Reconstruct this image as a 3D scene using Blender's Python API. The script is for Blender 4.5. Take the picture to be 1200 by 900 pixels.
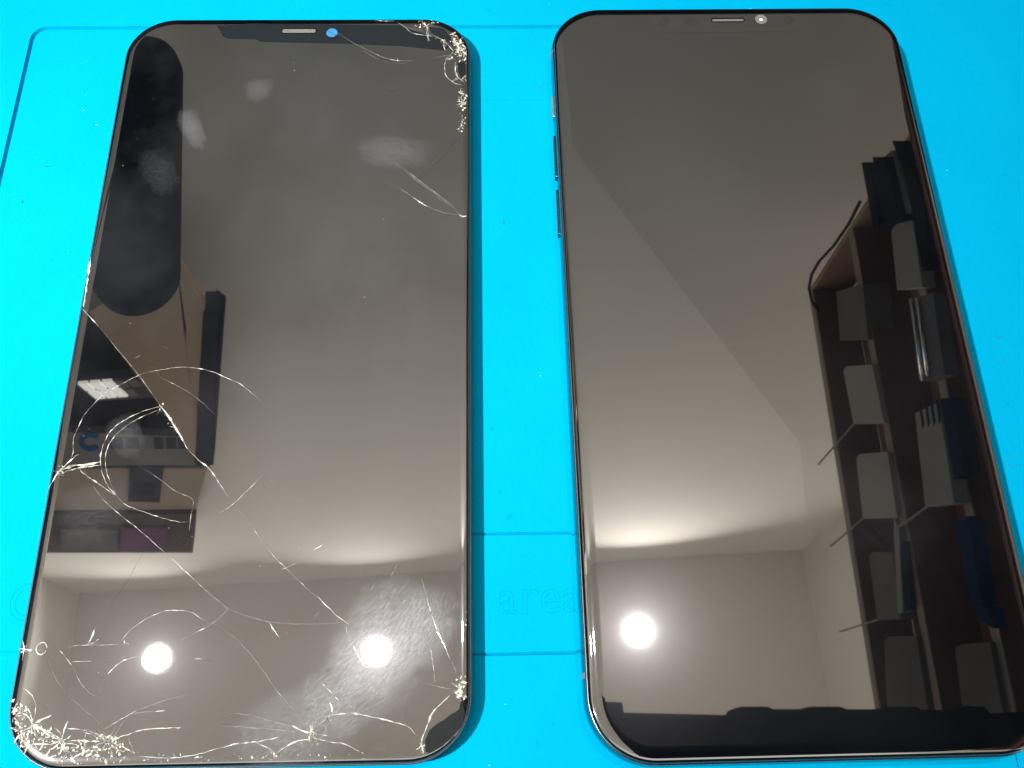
import bpy, bmesh, math, random
from mathutils import Vector, Matrix, Euler
random.seed(7)
S = 0.001                                     # all builder code below is in millimetres
for o in list(bpy.data.objects): bpy.data.objects.remove(o)
scene = bpy.context.scene
COL = scene.collection

# ------------------------------------------------------------------ camera
F = 1100.0
CAM = Vector((42.007, -80.699, 168.375))
PITCH, ROLL, YAW = (0.397152, -0.016010, -0.018724)
RM = (Matrix.Rotation(YAW, 3, 'Z') @ Matrix.Rotation(ROLL, 3, 'Y') @ Matrix.Rotation(PITCH, 3, 'X'))
cd = bpy.data.cameras.new('camera'); cam = bpy.data.objects.new('camera', cd); COL.objects.link(cam)
cam.matrix_world = Matrix.Translation(CAM*S) @ RM.to_4x4()
cd.sensor_width = 36; cd.lens = F/1200*36; cd.clip_start = 0.005; cd.clip_end = 50
scene.camera = cam

# ------------------------------------------------------------------ world and exposure
w = bpy.data.worlds.new('World'); scene.world = w; w.use_nodes = True
bg = w.node_tree.nodes['Background']; bg.inputs[0].default_value = (1.0, 0.95, 0.875, 1); bg.inputs[1].default_value = 2.05
vs = scene.view_settings
vs.view_transform = 'Standard'; vs.look = 'None'; vs.exposure = 0.0; vs.gamma = 1.0; vs.use_curve_mapping = False

# bench lamp standing left of the mat: it throws the narrow shadows on the right of the displays
rl = bpy.data.lights.new('bench_light', 'AREA'); rl.shape = 'DISK'; rl.size = 0.05; rl.spread = math.radians(31)
rl.energy = 2.1; rl.color = (1.0, 0.97, 0.93)
rlo = bpy.data.objects.new('bench_light', rl); COL.objects.link(rlo)
rlo.location = (-0.66, -0.24, 1.10)
rlo.rotation_euler = (Vector((-0.05, 0.0, 0.0)) - rlo.location).to_track_quat('-Z', 'Y').to_euler()

LAMP_POWER = 4.0

# ------------------------------------------------------------------ node helpers
def new_mat(name):
    m = bpy.data.materials.new(name); m.use_nodes = True
    return m, m.node_tree, m.node_tree.nodes['Principled BSDF']
def P(name, col, rough=0.5, metal=0.0, ior=1.5, spec=0.5, noise=0.0, nscale=40, bump=0.0, bscale=300):
    m, t, b = new_mat(name)
    b.inputs['Base Color'].default_value = (*col, 1); b.inputs['Roughness'].default_value = rough
    b.inputs['Metallic'].default_value = metal; b.inputs['IOR'].default_value = ior
    b.inputs['Specular IOR Level'].default_value = spec
    tc = t.nodes.new('ShaderNodeTexCoord')
    if noise:
        n = t.nodes.new('ShaderNodeTexNoise'); n.inputs['Scale'].default_value = nscale; n.inputs['Detail'].default_value = 5
        t.links.new(tc.outputs['Object'], n.inputs['Vector'])
        mx = t.nodes.new('ShaderNodeMix'); mx.data_type = 'RGBA'
        mx.inputs[6].default_value = (*[c*(1-noise) for c in col], 1); mx.inputs[7].default_value = (*[min(1, c*(1+noise)) for c in col], 1)
        t.links.new(n.outputs[0], mx.inputs[0]); t.links.new(mx.outputs[2], b.inputs['Base Color'])
    if bump:
        n = t.nodes.new('ShaderNodeTexNoise'); n.inputs['Scale'].default_value = bscale; n.inputs['Detail'].default_value = 4
        t.links.new(tc.outputs['Object'], n.inputs['Vector'])
        bp = t.nodes.new('ShaderNodeBump'); bp.inputs['Strength'].default_value = bump; bp.inputs['Distance'].default_value = 0.0005
        t.links.new(n.outputs[0], bp.inputs['Height']); t.links.new(bp.outputs[0], b.inputs['Normal'])
    return m
def emit(name, col, st):
    m, t, b = new_mat(name)
    b.inputs['Base Color'].default_value = (*col, 1)
    b.inputs['Emission Color'].default_value = (*col, 1); b.inputs['Emission Strength'].default_value = st
    return m
def clear(name, col, alpha, rough=0.1):
    m, t, b = new_mat(name)
    b.inputs['Base Color'].default_value = (*col, 1); b.inputs['Roughness'].default_value = rough
    b.inputs['Alpha'].default_value = alpha
    return m

def screen_glass(name, ior, haze, blobs=(), base_haze=0.0, rough=0.004, glow=.0062):
    """Black glossy display: sharp mirror lobe, weak wide lobes that add bloom round lamps, finger marks as dull patches."""
    m, t, b = new_mat(name)
    N, L = t.nodes, t.links
    b.inputs['Base Color'].default_value = (0.0006, 0.0009, 0.0013, 1); b.inputs['Roughness'].default_value = rough
    b.inputs['IOR'].default_value = ior
    gl = N.new('ShaderNodeBsdfGlossy'); gl.inputs['Roughness'].default_value = 0.28; gl.inputs['Color'].default_value = (.62, .62, .66, 1)
    mx = N.new('ShaderNodeMixShader'); mx.inputs[0].default_value = haze
    L.new(b.outputs[0], mx.inputs[1]); L.new(gl.outputs[0], mx.inputs[2])
    g1 = N.new('ShaderNodeBsdfGlossy'); g1.inputs['Roughness'].default_value = .15; g1.inputs['Color'].default_value = (.60, .57, .64, 1)  # lobe added for bloom round the mirrored lamps
    mg = N.new('ShaderNodeMixShader'); mg.inputs[0].default_value = glow
    L.new(mx.outputs[0], mg.inputs[1]); L.new(g1.outputs[0], mg.inputs[2])
    last = mg
    tc = N.new('ShaderNodeTexCoord')
    acc = None
    for (cx, cy, rx, ry, rot, amt, nsx, nsy) in blobs:
        mp = N.new('ShaderNodeMapping'); mp.vector_type = 'TEXTURE'
        mp.inputs['Location'].default_value = (cx*S, cy*S, 0); mp.inputs['Rotation'].default_value = (0, 0, rot)
        mp.inputs['Scale'].default_value = (rx*S, ry*S, 1)
        L.new(tc.outputs['Object'], mp.inputs['Vector'])
        dz = N.new('ShaderNodeVectorMath'); dz.operation = 'MULTIPLY'; dz.inputs[1].default_value = (1, 1, 0)
        L.new(mp.outputs[0], dz.inputs[0])
        wob = N.new('ShaderNodeTexNoise'); wob.inputs['Scale'].default_value = 1.6; wob.inputs['Detail'].default_value = 4
        L.new(dz.outputs[0], wob.inputs['Vector'])
        wv = N.new('ShaderNodeVectorMath'); wv.operation = 'MULTIPLY_ADD'; wv.inputs[1].default_value = (.9, .9, 0); 
        L.new(wob.outputs['Color'], wv.inputs[0])
        sh = N.new('ShaderNodeVectorMath'); sh.operation = 'SUBTRACT'; sh.inputs[1].default_value = (.45, .45, 0)
        L.new(dz.outputs[0], sh.inputs[0]); L.new(sh.outputs[0], wv.inputs[2])
        flat = N.new('ShaderNodeVectorMath'); flat.operation = 'MULTIPLY'; flat.inputs[1].default_value = (1, 1, 0)
        L.new(wv.outputs[0], flat.inputs[0])
        g = N.new('ShaderNodeTexGradient'); g.gradient_type = 'SPHERICAL'; L.new(flat.outputs[0], g.inputs[0])
        gp = N.new('ShaderNodeMath'); gp.operation = 'POWER'; gp.inputs[1].default_value = 0.7; L.new(g.outputs['Fac'], gp.inputs[0])
        sc = N.new('ShaderNodeVectorMath'); sc.operation = 'MULTIPLY'; sc.inputs[1].default_value = (nsx, nsy, 1)
        L.new(dz.outputs[0], sc.inputs[0])
        n = N.new('ShaderNodeTexNoise'); n.inputs['Scale'].default_value = 1.0; n.inputs['Detail'].default_value = 5; n.inputs['Roughness'].default_value = .55
        L.new(sc.outputs[0], n.inputs['Vector'])
        mr = N.new('ShaderNodeMapRange'); mr.inputs[1].default_value = .22; mr.inputs[2].default_value = .84; mr.inputs[3].default_value = 0; mr.inputs[4].default_value = amt*.62
        L.new(n.outputs[0], mr.inputs[0])
        mu = N.new('ShaderNodeMath'); mu.operation = 'MULTIPLY'; L.new(gp.outputs[0], mu.inputs[0]); L.new(mr.outputs[0], mu.inputs[1])
        if acc is None: acc = mu
        else:
            a = N.new('ShaderNodeMath'); a.operation = 'ADD'; L.new(acc.outputs[0], a.inputs[0]); L.new(mu.outputs[0], a.inputs[1]); acc = a
    if base_haze:
        n = N.new('ShaderNodeTexNoise'); n.inputs['Scale'].default_value = 28; n.inputs['Detail'].default_value = 7; n.inputs['Roughness'].default_value = .6
        L.new(tc.outputs['Object'], n.inputs['Vector'])
        mr = N.new('ShaderNodeMapRange'); mr.inputs[1].default_value = .42; mr.inputs[2].default_value = .75; mr.inputs[3].default_value = 0; mr.inputs[4].default_value = base_haze
        L.new(n.outputs[0], mr.inputs[0])
        if acc is None: acc = mr
        else:
            a = N.new('ShaderNodeMath'); a.operation = 'ADD'; L.new(acc.outputs[0], a.inputs[0]); L.new(mr.outputs[0], a.inputs[1]); acc = a
    if acc is not None:
        df = N.new('ShaderNodeBsdfDiffuse'); df.inputs['Color'].default_value = (.56, .58, .64, 1)
        g2 = N.new('ShaderNodeBsdfGlossy'); g2.inputs['Roughness'].default_value = .22; g2.inputs['Color'].default_value = (.5, .52, .56, 1)
        md = N.new('ShaderNodeMixShader'); md.inputs[0].default_value = .05
        L.new(df.outputs[0], md.inputs[1]); L.new(g2.outputs[0], md.inputs[2])
        m2 = N.new('ShaderNodeMixShader'); L.new(acc.outputs[0], m2.inputs[0]); L.new(last.outputs[0], m2.inputs[1]); L.new(md.outputs[0], m2.inputs[2])
        last = m2
    L.new(last.outputs[0], N['Material Output'].inputs['Surface'])
    return m

def crack_mat(name, lo, hi, scale, a0, a1):
    """Fractured glass: pale, broken up along its length by noise."""
    m, t, b = new_mat(name); N, L = t.nodes, t.links
    tc = N.new('ShaderNodeTexCoord'); n = N.new('ShaderNodeTexNoise'); n.inputs['Scale'].default_value = scale; n.inputs['Detail'].default_value = 5
    L.new(tc.outputs['Object'], n.inputs['Vector'])
    mr = N.new('ShaderNodeMapRange'); mr.inputs[1].default_value = .38; mr.inputs[2].default_value = .68; mr.inputs[3].default_value = a0; mr.inputs[4].default_value = a1
    L.new(n.outputs[0], mr.inputs[0])
    n2 = N.new('ShaderNodeTexNoise'); n2.inputs['Scale'].default_value = scale*2.3; L.new(tc.outputs['Object'], n2.inputs['Vector'])
    cr = N.new('ShaderNodeValToRGB'); cr.color_ramp.elements[0].position = .35; cr.color_ramp.elements[1].position = .65
    cr.color_ramp.elements[0].color = (*lo, 1); cr.color_ramp.elements[1].color = (*hi, 1)
    L.new(n2.outputs[0], cr.inputs[0]); L.new(cr.outputs[0], b.inputs['Base Color'])
    b.inputs['Roughness'].default_value = .18
    L.new(mr.outputs[0], b.inputs['Alpha'])
    return m

# ------------------------------------------------------------------ geometry helpers (mm)
def finish(bm, name, mat, parent=None, loc=(0, 0, 0), smooth=False, mats=None):
    """Link the mesh as ONE object whose vertices are relative to loc (mm)."""
    bmesh.ops.recalc_face_normals(bm, faces=bm.faces[:])
    lv = Vector(loc)
    for v in bm.verts: v.co = (v.co - lv)*S
    me = bpy.data.meshes.new(name)
    if smooth:
        for f in bm.faces: f.smooth = True
    bm.to_mesh(me); bm.free()
    for mm in (mats or [mat]): me.materials.append(mm)
    o = bpy.data.objects.new(name, me); COL.objects.link(o)
    if parent is None: o.location = lv*S
    else: o.parent = parent
    return o
def tag(o, label=None, cat=None, group=None, kind=None):
    if label: o['label'] = label
    if cat: o['category'] = cat
    if group: o['group'] = group
    if kind: o['kind'] = kind
    return o
def thing(name, label, cat, loc=(0, 0, 0), rz=0.0, group=None):
    o = bpy.data.objects.new(name, None); COL.objects.link(o); o.empty_display_size = .01
    o.location = Vector(loc)*S; o.rotation_euler = (0, 0, rz)
    return tag(o, label, cat, group)
def rrect(wd, ht, r, n=10, cx=0, cy=0):
    pts = []
    for (sx, sy, a0) in ((1, 1, 0), (-1, 1, 90), (-1, -1, 180), (1, -1, 270)):
        for k in range(n+1):
            a = math.radians(a0 + 90*k/n)
            pts.append((cx + sx*(wd/2 - r) + r*math.cos(a), cy + sy*(ht/2 - r) + r*math.sin(a)))
    return pts
def squircle(wd, ht, r, n=14, cx=0, cy=0):
    return rrect(wd, ht, r, n, cx, cy)
def ring(bm, pts, z): return [bm.verts.new((x, y, z)) for x, y in pts]
def skin(bm, a, b):
    fs = []
    for i in range(len(a)):
        j = (i+1) % len(a); fs.append(bm.faces.new((a[i], a[j], b[j], b[i])))
    return fs
def loft(bm, loops, cap0=True, cap1=True):
    """loops: list of (points2d, z); returns rings"""
    rs = [ring(bm, p, z) for p, z in loops]
    for a, b in zip(rs, rs[1:]):
        for f in skin(bm, a, b): f.smooth = True
    if cap0: bm.faces.new(rs[0])
    if cap1: bm.faces.new(rs[-1])
    return rs
def prism(pts, z0, z1, bev=0.0):
    """vertical prism over a 2D polygon"""
    bm = bmesh.new(); a = ring(bm, pts, z0); b = ring(bm, pts, z1); skin(bm, a, b); bm.faces.new(a); bm.faces.new(b)
    if bev: bmesh.ops.bevel(bm, geom=bm.edges[:], offset=bev, segments=2, affect='EDGES', profile=.6)
    return bm
def hull_prism(front, vec, bev=0.0):
    """polygon of 3D points extruded by a 3D vector"""
    bm = bmesh.new(); v = Vector(vec)
    a = [bm.verts.new(p) for p in front]; b = [bm.verts.new(Vector(p)+v) for p in front]
    skin(bm, a, b); bm.faces.new(a); bm.faces.new(b)
    if bev: bmesh.ops.bevel(bm, geom=bm.edges[:], offset=bev, segments=2, affect='EDGES', profile=.6)
    return bm
def box(x0, x1, y0, y1, z0, z1, bev=0.0):
    return prism([(x0, y0), (x1, y0), (x1, y1), (x0, y1)], z0, z1, bev)
def tube(path, r, n=6):
    bm = bmesh.new(); rs = []
    P3 = [Vector(p) for p in path]
    for i, p in enumerate(P3):
        d = (P3[min(i+1, len(P3)-1)] - P3[max(i-1, 0)]).normalized()
        u = d.orthogonal().normalized() if i == 0 else (u - d*u.dot(d)).normalized()
        v = d.cross(u)
        rs.append([bm.verts.new(p + (u*math.cos(2*math.pi*k/n) + v*math.sin(2*math.pi*k/n))*r) for k in range(n)])
    for a, b in zip(rs, rs[1:]): skin(bm, a, b)
    bm.faces.new(rs[0]); bm.faces.new(rs[-1])
    for f in bm.faces: f.smooth = True
    return bm

# measured from the photograph: a direction, and where it meets a plane
def ray(px, py): return RM @ Vector(((px-600)/F, (450-py)/F, -1))
def on_z(px, py, z):
    d = ray(px, py); k = (z - CAM.z)/d.z; p = CAM + d*k; return (p.x, p.y)
def mirrored(px, py, axis, val, zg):
    """the point of the room that the display lying at height zg shows there"""
    c = Vector((CAM.x, CAM.y, 2*zg - CAM.z)); d = ray(px, py); d.z = -d.z
    return c + d*((val - c[axis])/d[axis])

ZL, ZR = 4.2, 7.4          # heights of the two glass faces above the mat
H = 1800.0                 # ceiling above the mat
YAWR = 0.0447

# ------------------------------------------------------------------ materials
M = {}
M['wall'] = P('wall_paint', (.80, .765, .70), .85, spec=.2, noise=.03, nscale=6)
M['ceiling'] = P('ceiling_paint', (.80, .77, .715), .9, spec=.2, noise=.02, nscale=5)
M['desk'] = P('desk_laminate', (.06, .055, .05), .45, noise=.2, nscale=20)
M['back'] = P('added_panel_dark', (.02, .022, .026), .6, spec=0)  # for added panels that darken the bevel reflections
M['steel'] = P('polished_dark_steel', (.16, .175, .20), .16, metal=1.0)
M['steel_l'] = P('steel_edge', (.42, .43, .45), .22, metal=1.0)
M['gasket'] = P('black_gasket', (.008, .009, .012), .5)
M['button'] = P('button_steel', (.10, .13, .17), .25, metal=1.0)
M['switch'] = P('switch_steel', (.55, .57, .6), .3, metal=1.0)
M['band'] = P('antenna_plastic', (.10, .105, .11), .5)
M['slot'] = P('slot_black', (.006, .006, .007), .6, spec=0)
M['mesh'] = P('speaker_mesh', (.11, .105, .095), .5, metal=.3, noise=.7, nscale=4000)
M['ink'] = P('black_ink_glass', (.004, .006, .008), .02, ior=1.5)
M['plastic'] = P('black_plastic', (.012, .012, .013), .45, spec=0)
M['shelfwood'] = P('dark_brown_board', (0.173, 0.083, 0.068), .5, noise=.25, nscale=25, spec=0)
M['shelfback'] = P('near_black_board', (0.510, 0.217, 0.180), .6, spec=0)
M['edge'] = P('board_edge_band', (.34, .27, .21), .5, noise=.15, nscale=30, spec=0)
M['endwood'] = P('brown_side_board', (0.390, 0.247, 0.156), .5, noise=.2, nscale=18, spec=0)
M['bin'] = P('frosted_bin', (0.389, 0.359, 0.322), .4, noise=.08, nscale=30, spec=0)
M['bin2'] = P('smoky_bin', (0.179, 0.161, 0.144), .4, noise=.2, nscale=30, spec=0)
M['bin3'] = P('grey_bin', (0.140, 0.131, 0.122), .4, noise=.2, nscale=30, spec=.0)
M['acrylic'] = clear('clear_acrylic', (.8, .8, .78), .22, .05)
M['black'] = P('black_file', (.010, .014, .022), .5, spec=0)
M['navy'] = P('navy_card', (.005, .020, .055), .5, spec=0)
M['blue'] = P('blue_film', (.004, .030, .085), .4, spec=0)
M['paper'] = P('grey_paper', (0.323, 0.304, 0.275), .7, noise=.08, nscale=20, spec=0)
M['silver'] = P('silver_trim', (.75, .74, .72), .18, metal=1.0)
M['cardbrown'] = P('brown_board', (.60, .465, .335), .6, noise=.12, nscale=8, spec=0)
M['dark'] = P('dark_board', (.018, .018, .022), .55, spec=0)
M['slate'] = P('slate_strip', (0.035, 0.040, 0.051), .5, spec=0)
M['bigbox'] = P('charcoal_card', (0.238, 0.230, 0.224), .6, noise=.1, nscale=10, spec=0)
M['beige'] = P('beige_board', (0.460, 0.380, 0.299), .6, noise=.05, nscale=10, spec=0)
M['umber'] = P('umber_board', (0.102, 0.072, 0.069), .55, noise=.12, nscale=14, spec=0)
M['mauve'] = P('mauve_card', (0.160, 0.054, 0.134), .6, spec=0)
M['greycard'] = P('grey_card', (0.143, 0.135, 0.135), .6, spec=0)
M['logo'] = P('logo_blue', (0.006, 0.080, 0.240), .5, spec=0)
M['rackglow'] = emit('louvre_glow', (1, .97, .92), 1.9)
M['lampglow'] = emit('lamp_glow', (1, .97, .93), 18)
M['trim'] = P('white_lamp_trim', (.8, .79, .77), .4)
M['crack'] = crack_mat('fracture', (.16, .155, .145), (.66, .64, .59), 420, .26, .92)
M['crack_f'] = crack_mat('fine_fracture', (.16, .16, .155), (.42, .41, .39), 300, .12, .5)
M['crack_d'] = crack_mat('dark_fracture', (.02, .02, .02), (.09, .09, .09), 300, .05, .6)
M['splinter'] = crack_mat('splintered_glass', (.05, .048, .042), (.74, .69, .58), 900, .35, 1.0)
M['dust'] = P('dust', (.36, .36, .35), .8)
M['lens'] = P('lens_glass', (.10, .10, .098), .25, ior=1.7)

# silicone mat: cyan rubber, slightly mottled, matte
mm, t, b = new_mat('cyan_silicone'); N, L = t.nodes, t.links
b.inputs['Roughness'].default_value = .62; b.inputs['Specular IOR Level'].default_value = 0.0
tc = N.new('ShaderNodeTexCoord')
n1 = N.new('ShaderNodeTexNoise'); n1.inputs['Scale'].default_value = 14; n1.inputs['Detail'].default_value = 9; n1.inputs['Roughness'].default_value = .68; L.new(tc.outputs['Object'], n1.inputs['Vector'])
mx = N.new('ShaderNodeMix'); mx.data_type = 'RGBA'
mx.inputs[6].default_value = (.0003, .163, .300, 1); mx.inputs[7].default_value = (.0005, .216, .360, 1)
L.new(n1.outputs[0], mx.inputs[0])
n2 = N.new('ShaderNodeTexNoise'); n2.inputs['Scale'].default_value = 420; n2.inputs['Detail'].default_value = 3; L.new(tc.outputs['Object'], n2.inputs['Vector'])
sp = N.new('ShaderNodeMapRange'); sp.inputs[1].default_value = .70; sp.inputs[2].default_value = .80; sp.inputs[4].default_value = .4; L.new(n2.outputs[0], sp.inputs[0])
mx2 = N.new('ShaderNodeMix'); mx2.data_type = 'RGBA'; mx2.inputs[7].default_value = (.0006, .09, .21, 1)
L.new(sp.outputs[0], mx2.inputs[0]); L.new(mx.outputs[2], mx2.inputs[6]); L.new(mx2.outputs[2], b.inputs['Base Color'])
n3 = N.new('ShaderNodeTexNoise'); n3.inputs['Scale'].default_value = 900; n3.inputs['Detail'].default_value = 4; L.new(tc.outputs['Object'], n3.inputs['Vector'])
bp = N.new('ShaderNodeBump'); bp.inputs['Strength'].default_value = .3; bp.inputs['Distance'].default_value = .0003
L.new(n3.outputs[0], bp.inputs['Height']); L.new(bp.outputs[0], b.inputs['Normal'])
M['mat'] = mm

# ------------------------------------------------------------------ the room: desk, walls, ceiling
tag(finish(box(-900, 900, -420, 330, -45, -4.01), 'desk', M['desk'], loc=(0, 0, -45)), 'dark desk top under the blue mat', 'desk', kind='structure')
def rotroom(x, y): return (x*math.cos(YAWR) - (y)*math.sin(YAWR), x*math.sin(YAWR) + y*math.cos(YAWR))
def roombox(name, x0, x1, y0, y1, z0, z1, mat):
    pts = [rotroom(x, y) for x, y in ((x0, y0), (x1, y0), (x1, y1), (x0, y1))]
    return tag(finish(prism(pts, z0, z1), name, mat), kind='structure')
WY = 320.0
def room_x(px, py, zg):
    p = mirrored(px, py, 2, H, zg); return p.x*math.cos(YAWR) + p.y*math.sin(YAWR)
XR, XL = round(room_x(957, 740, ZR)), round(room_x(86, 750, ZL))
def wallpt(px, py):
    """x, z on the front wall, in the wall's own frame"""
    c = Vector((CAM.x, CAM.y, 2*ZR - CAM.z)); d = ray(px, py); d.z = -d.z
    n = Vector((-math.sin(YAWR), math.cos(YAWR), 0)); k = (WY - c.dot(n))/d.dot(n); p = c + d*k
    return p.x*math.cos(YAWR) + p.y*math.sin(YAWR), p.z
hA, hB = wallpt(740, 262), wallpt(938, 520)               # added crease: wall leaned back so a diagonal shade edge appears
sl = (hB[1]-hA[1])/(hB[0]-hA[0]); hx0 = hA[0] + (-45-hA[1])/sl; hz1 = hA[1] + (XR-hA[0])*sl
hz1 = min(hz1, H-20)
def wallpanel(outline, name='wall'):
    bm = bmesh.new()
    fa = [bm.verts.new((*rotroom(x, WY+off), z)) for x, z, off in outline]; fb = [bm.verts.new((*rotroom(x, WY+130), z)) for x, z, off in outline]
    skin(bm, fa, fb); bm.faces.new(fa); bm.faces.new(fb)
    return tag(finish(bm, name, M['wall']), kind='structure')
hC = wallpt(945, 646)
tilt = math.tan(math.radians(9))
def dist(p, a, b): return abs((b[0]-a[0])*(a[1]-p[1]) - (a[0]-p[0])*(b[1]-a[1]))/math.hypot(b[0]-a[0], b[1]-a[1])
o1 = dist((XR, hB[1]), (hx0, -45), hB)*tilt; o2 = dist((XR, -45), (hx0, -45), hB)*tilt
wallpanel([(XL, -45, 0), (hx0, -45, 0), (*hB, 0), (hC[0], H, 0), (XL, H, 0)])
wallpanel([(hx0, -45, .01), (XR, -45, o2), (XR, hB[1], o1), (*hB, .01)])
wallpanel([(*hB, .02), (XR, hB[1], o1+.01), (hC[0], H, .02)]); wallpanel([(hC[0], H, .03), (XR, hB[1], o1+.02), (XR, H, .2)])
roombox('wall', XR, XR+60, -900, WY+140, -45, H, M['wall'])
roombox('wall', XL-60, XL, -900, WY+140, -45, H, M['wall'])
roombox('ceiling', XL-60, XR+60, -900, WY+140, H, H+40, M['ceiling'])
roombox('added_dark_panel', XL+2, XR-2, WY-14, WY-2, -4, 205, M['back'])  # added low panel so the top bevels mirror something dark

roombox('added_dark_panel', XL+2, XL+14, -880, WY-20, -4, 820, M['back'])  # added out of view to darken the left bevel reflections
roombox('added_dark_panel', -700, 640, -640, -620, -4, 700, M['back'])  # added behind the viewer to darken the lower bevel reflections
# three small downlights in a row
for (px, py, zg, kp, spr, lab) in ((184, 771, ZL, .50, 114, 'leftmost of the three lit white downlights mirrored in the displays'),
                          (441, 763, ZL, .54, 114, 'lit white downlight mirrored beside the finger smears of the cracked display'),
                          (748, 739, ZR, 1.0, 110, 'lit white downlight mirrored alone in the intact phone display')):
    p = mirrored(px, py, 2, H-14, zg)
    r = thing('downlight', lab, 'lamp', (p.x, p.y, H-14), group='downlights in a row on the ceiling')
    bm = bmesh.new(); loft(bm, [([(math.cos(a*math.pi/14)*rr, math.sin(a*math.pi/14)*rr) for a in range(28)], z) for rr, z in ((21.5, 0), (29, 0), (32, 6), (32, 13.9), (21.5, 13.9))], False, False)
    o = finish(bm, 'trim_ring', M['trim'], r)
    bm = bmesh.new(); loft(bm, [([(math.cos(a*math.pi/14)*21, math.sin(a*math.pi/14)*21) for a in range(28)], z) for z in (3, 13.5)])
    o = finish(bm, 'diffuser', M['lampglow'], r)
    ld = bpy.data.lights.new('downlight_lamp', 'AREA'); ld.shape = 'DISK'; ld.size = .042; ld.energy = LAMP_POWER*kp; ld.color = (1, .965, .92); ld.spread = math.radians(spr)
    lo = bpy.data.objects.new('downlight_lamp', ld); COL.objects.link(lo); lo.parent = r; lo.location = (0, 0, .0005)

# ------------------------------------------------------------------ shelf unit on the right, seen in the intact phone
XS = 312.0
def rx(px, py, x=XS): return mirrored(px, py, 0, x, ZR)
yb = rx(1010, 250).y; ya = -260.0
z1 = rx(985, 560).z; z2 = rx(1046, 540).z; z3 = rx(1140, 620).z
YE = yb
sh = thing('shelf_unit', 'dark brown wall shelf with pale board edges mirrored in the intact phone', 'shelf', (XS, 0, z3-180))
def part(bm, name, mat, root): return finish(bm, name, mat, root, tuple(c/S for c in root.location))
YB2 = min(yb, 305.0)
for z in (z1, z2, z3, z3-130):
    part(box(XS+.8, XS+33.9, ya, YB2, z-4.5, z+4.5), 'shelf_board', M['shelfwood'], sh)
    part(box(XS, XS+.7, ya, YB2, z-4.5, z+4.5), 'edge_band', M['edge'], sh)
part(box(XS+34, XS+40, ya, YB2, z3-180, z1-4.6), 'back_panel', M['shelfback'], sh)
part(box(XS+1, XS+33, YB2, YB2+5, z3-180, z1+4.5), 'side_panel', M['endwood'], sh)

def facing(name, quad, label, cat, mat, x=XS-3, depth=20, bev=.6, group=None, extra=None):
    """a box whose front stands in the plane x, outlined by points measured in the reflection"""
    pts = [rx(a, b_, x) for a, b_ in quad]
    base = (x, sum(p.y for p in pts)/len(pts), min(p.z for p in pts))
    o = finish(hull_prism([tuple(p) for p in pts], (depth, 0, 0), bev), name, mat, loc=base)
    return tag(o, label, cat, group)
B = 'bins on the brown wall shelf'
facing('storage_bin', [(980, 342), (1011, 332), (1017, 398), (984, 399)], 'smoky dark bin nearest the lit end of the shelf, mirrored at the top', 'bin', M['bin2'], group=B)
facing('storage_bin', [(988, 434), (992, 429), (1022, 427), (1036, 496), (1000, 497)], 'pale frosted bin below the smoky one on the mirrored shelf', 'bin', M['bin'], group=B)
facing('storage_bin', [(1003, 537), (1007, 532), (1040, 529), (1051, 606), (1011, 608)], 'pale frosted bin in the middle of the mirrored shelf row', 'bin', M['bin'], group=B)
facing('storage_bin', [(1018, 652), (1022, 647), (1046, 647), (1056, 725), (1028, 727)], 'pale frosted bin holding white cards on the mirrored shelf', 'bin', M['bin2'], group=B)
facing('storage_bin', [(1036, 751), (1041, 746), (1074, 745), (1090, 850), (1040, 852)], 'grey bin closest to the black stand-in board in the mirrored shelf row', 'bin', M['bin3'], group=B)
facing('storage_bin', [(1119, 760), (1125, 755), (1160, 752), (1178, 850), (1130, 852)], 'grey labelled bin on the lower board of the mirrored shelf', 'bin', M['bin3'], group=B)
facing('white_card', [(1047, 618), (1053, 616), (1058, 717), (1052, 719)], 'thin white card standing beside the frosted bin', 'card', M['paper'], x=XS-4, depth=7, bev=.5)
facing('card_pack', [(1053, 640), (1060, 634), (1068, 712), (1060, 714)], 'narrow navy card pack beside the white card', 'card', M['navy'], x=XS-3.5, depth=7, bev=.5)
# clear acrylic dividers: thin upright sheets across the bins
for (a, b_, lab) in (((1000, 497), (958, 545), 'clear divider rising from the bin near the shelf middle'),
                     ((1011, 608), (972, 641), 'clear divider rising between the two pale bins'),
                     ((1085, 595), (1048, 622), 'clear divider on the second board beside grey cards'),
                     ((1028, 727), (983, 741), 'clear divider with a bright corner above the grey bin')):
    p0 = rx(*a, XS-4); p1 = rx(*b_, XS-4)
    bm = hull_prism([(XS-2.6, p0.y, p0.z), (XS-2.6, p1.y, p1.z), (XS-3.6, p1.y, p1.z), (XS-3.6, p0.y, p0.z)], (0, 1.1, 0))
    tag(finish(bm, 'acrylic_divider', M['paper'], loc=(XS-6, p0.y, p0.z)), lab, 'divider', 'clear dividers on the brown wall shelf')
K = 'black file boxes beyond the shelf end'
facing('file_box', [(1009, 190), (1019, 191), (1031, 262), (1023, 267)], 'narrow black file box, first of the three beyond the shelf', 'file box', M['black'], x=XS-28, depth=12, group=K)
facing('file_box', [(1022, 184), (1037, 184), (1054, 258), (1035, 262)], 'black file box in the middle of the three', 'file box', M['black'], x=XS-29, depth=12, group=K)
facing('file_box', [(1045, 165), (1057, 165), (1067, 196), (1080, 228), (1089, 310), (1080, 318), (1064, 215)], 'tallest black file box of the three, nearest the phone edge', 'file box', M['black'], x=XS-28, depth=12, group=K)
facing('grey_sleeve', [(1036, 184), (1044, 176), (1068, 246), (1056, 256)], 'pale grey sleeve tucked between the black file boxes', 'sleeve', M['paper'], x=XS-24, depth=7)
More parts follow.
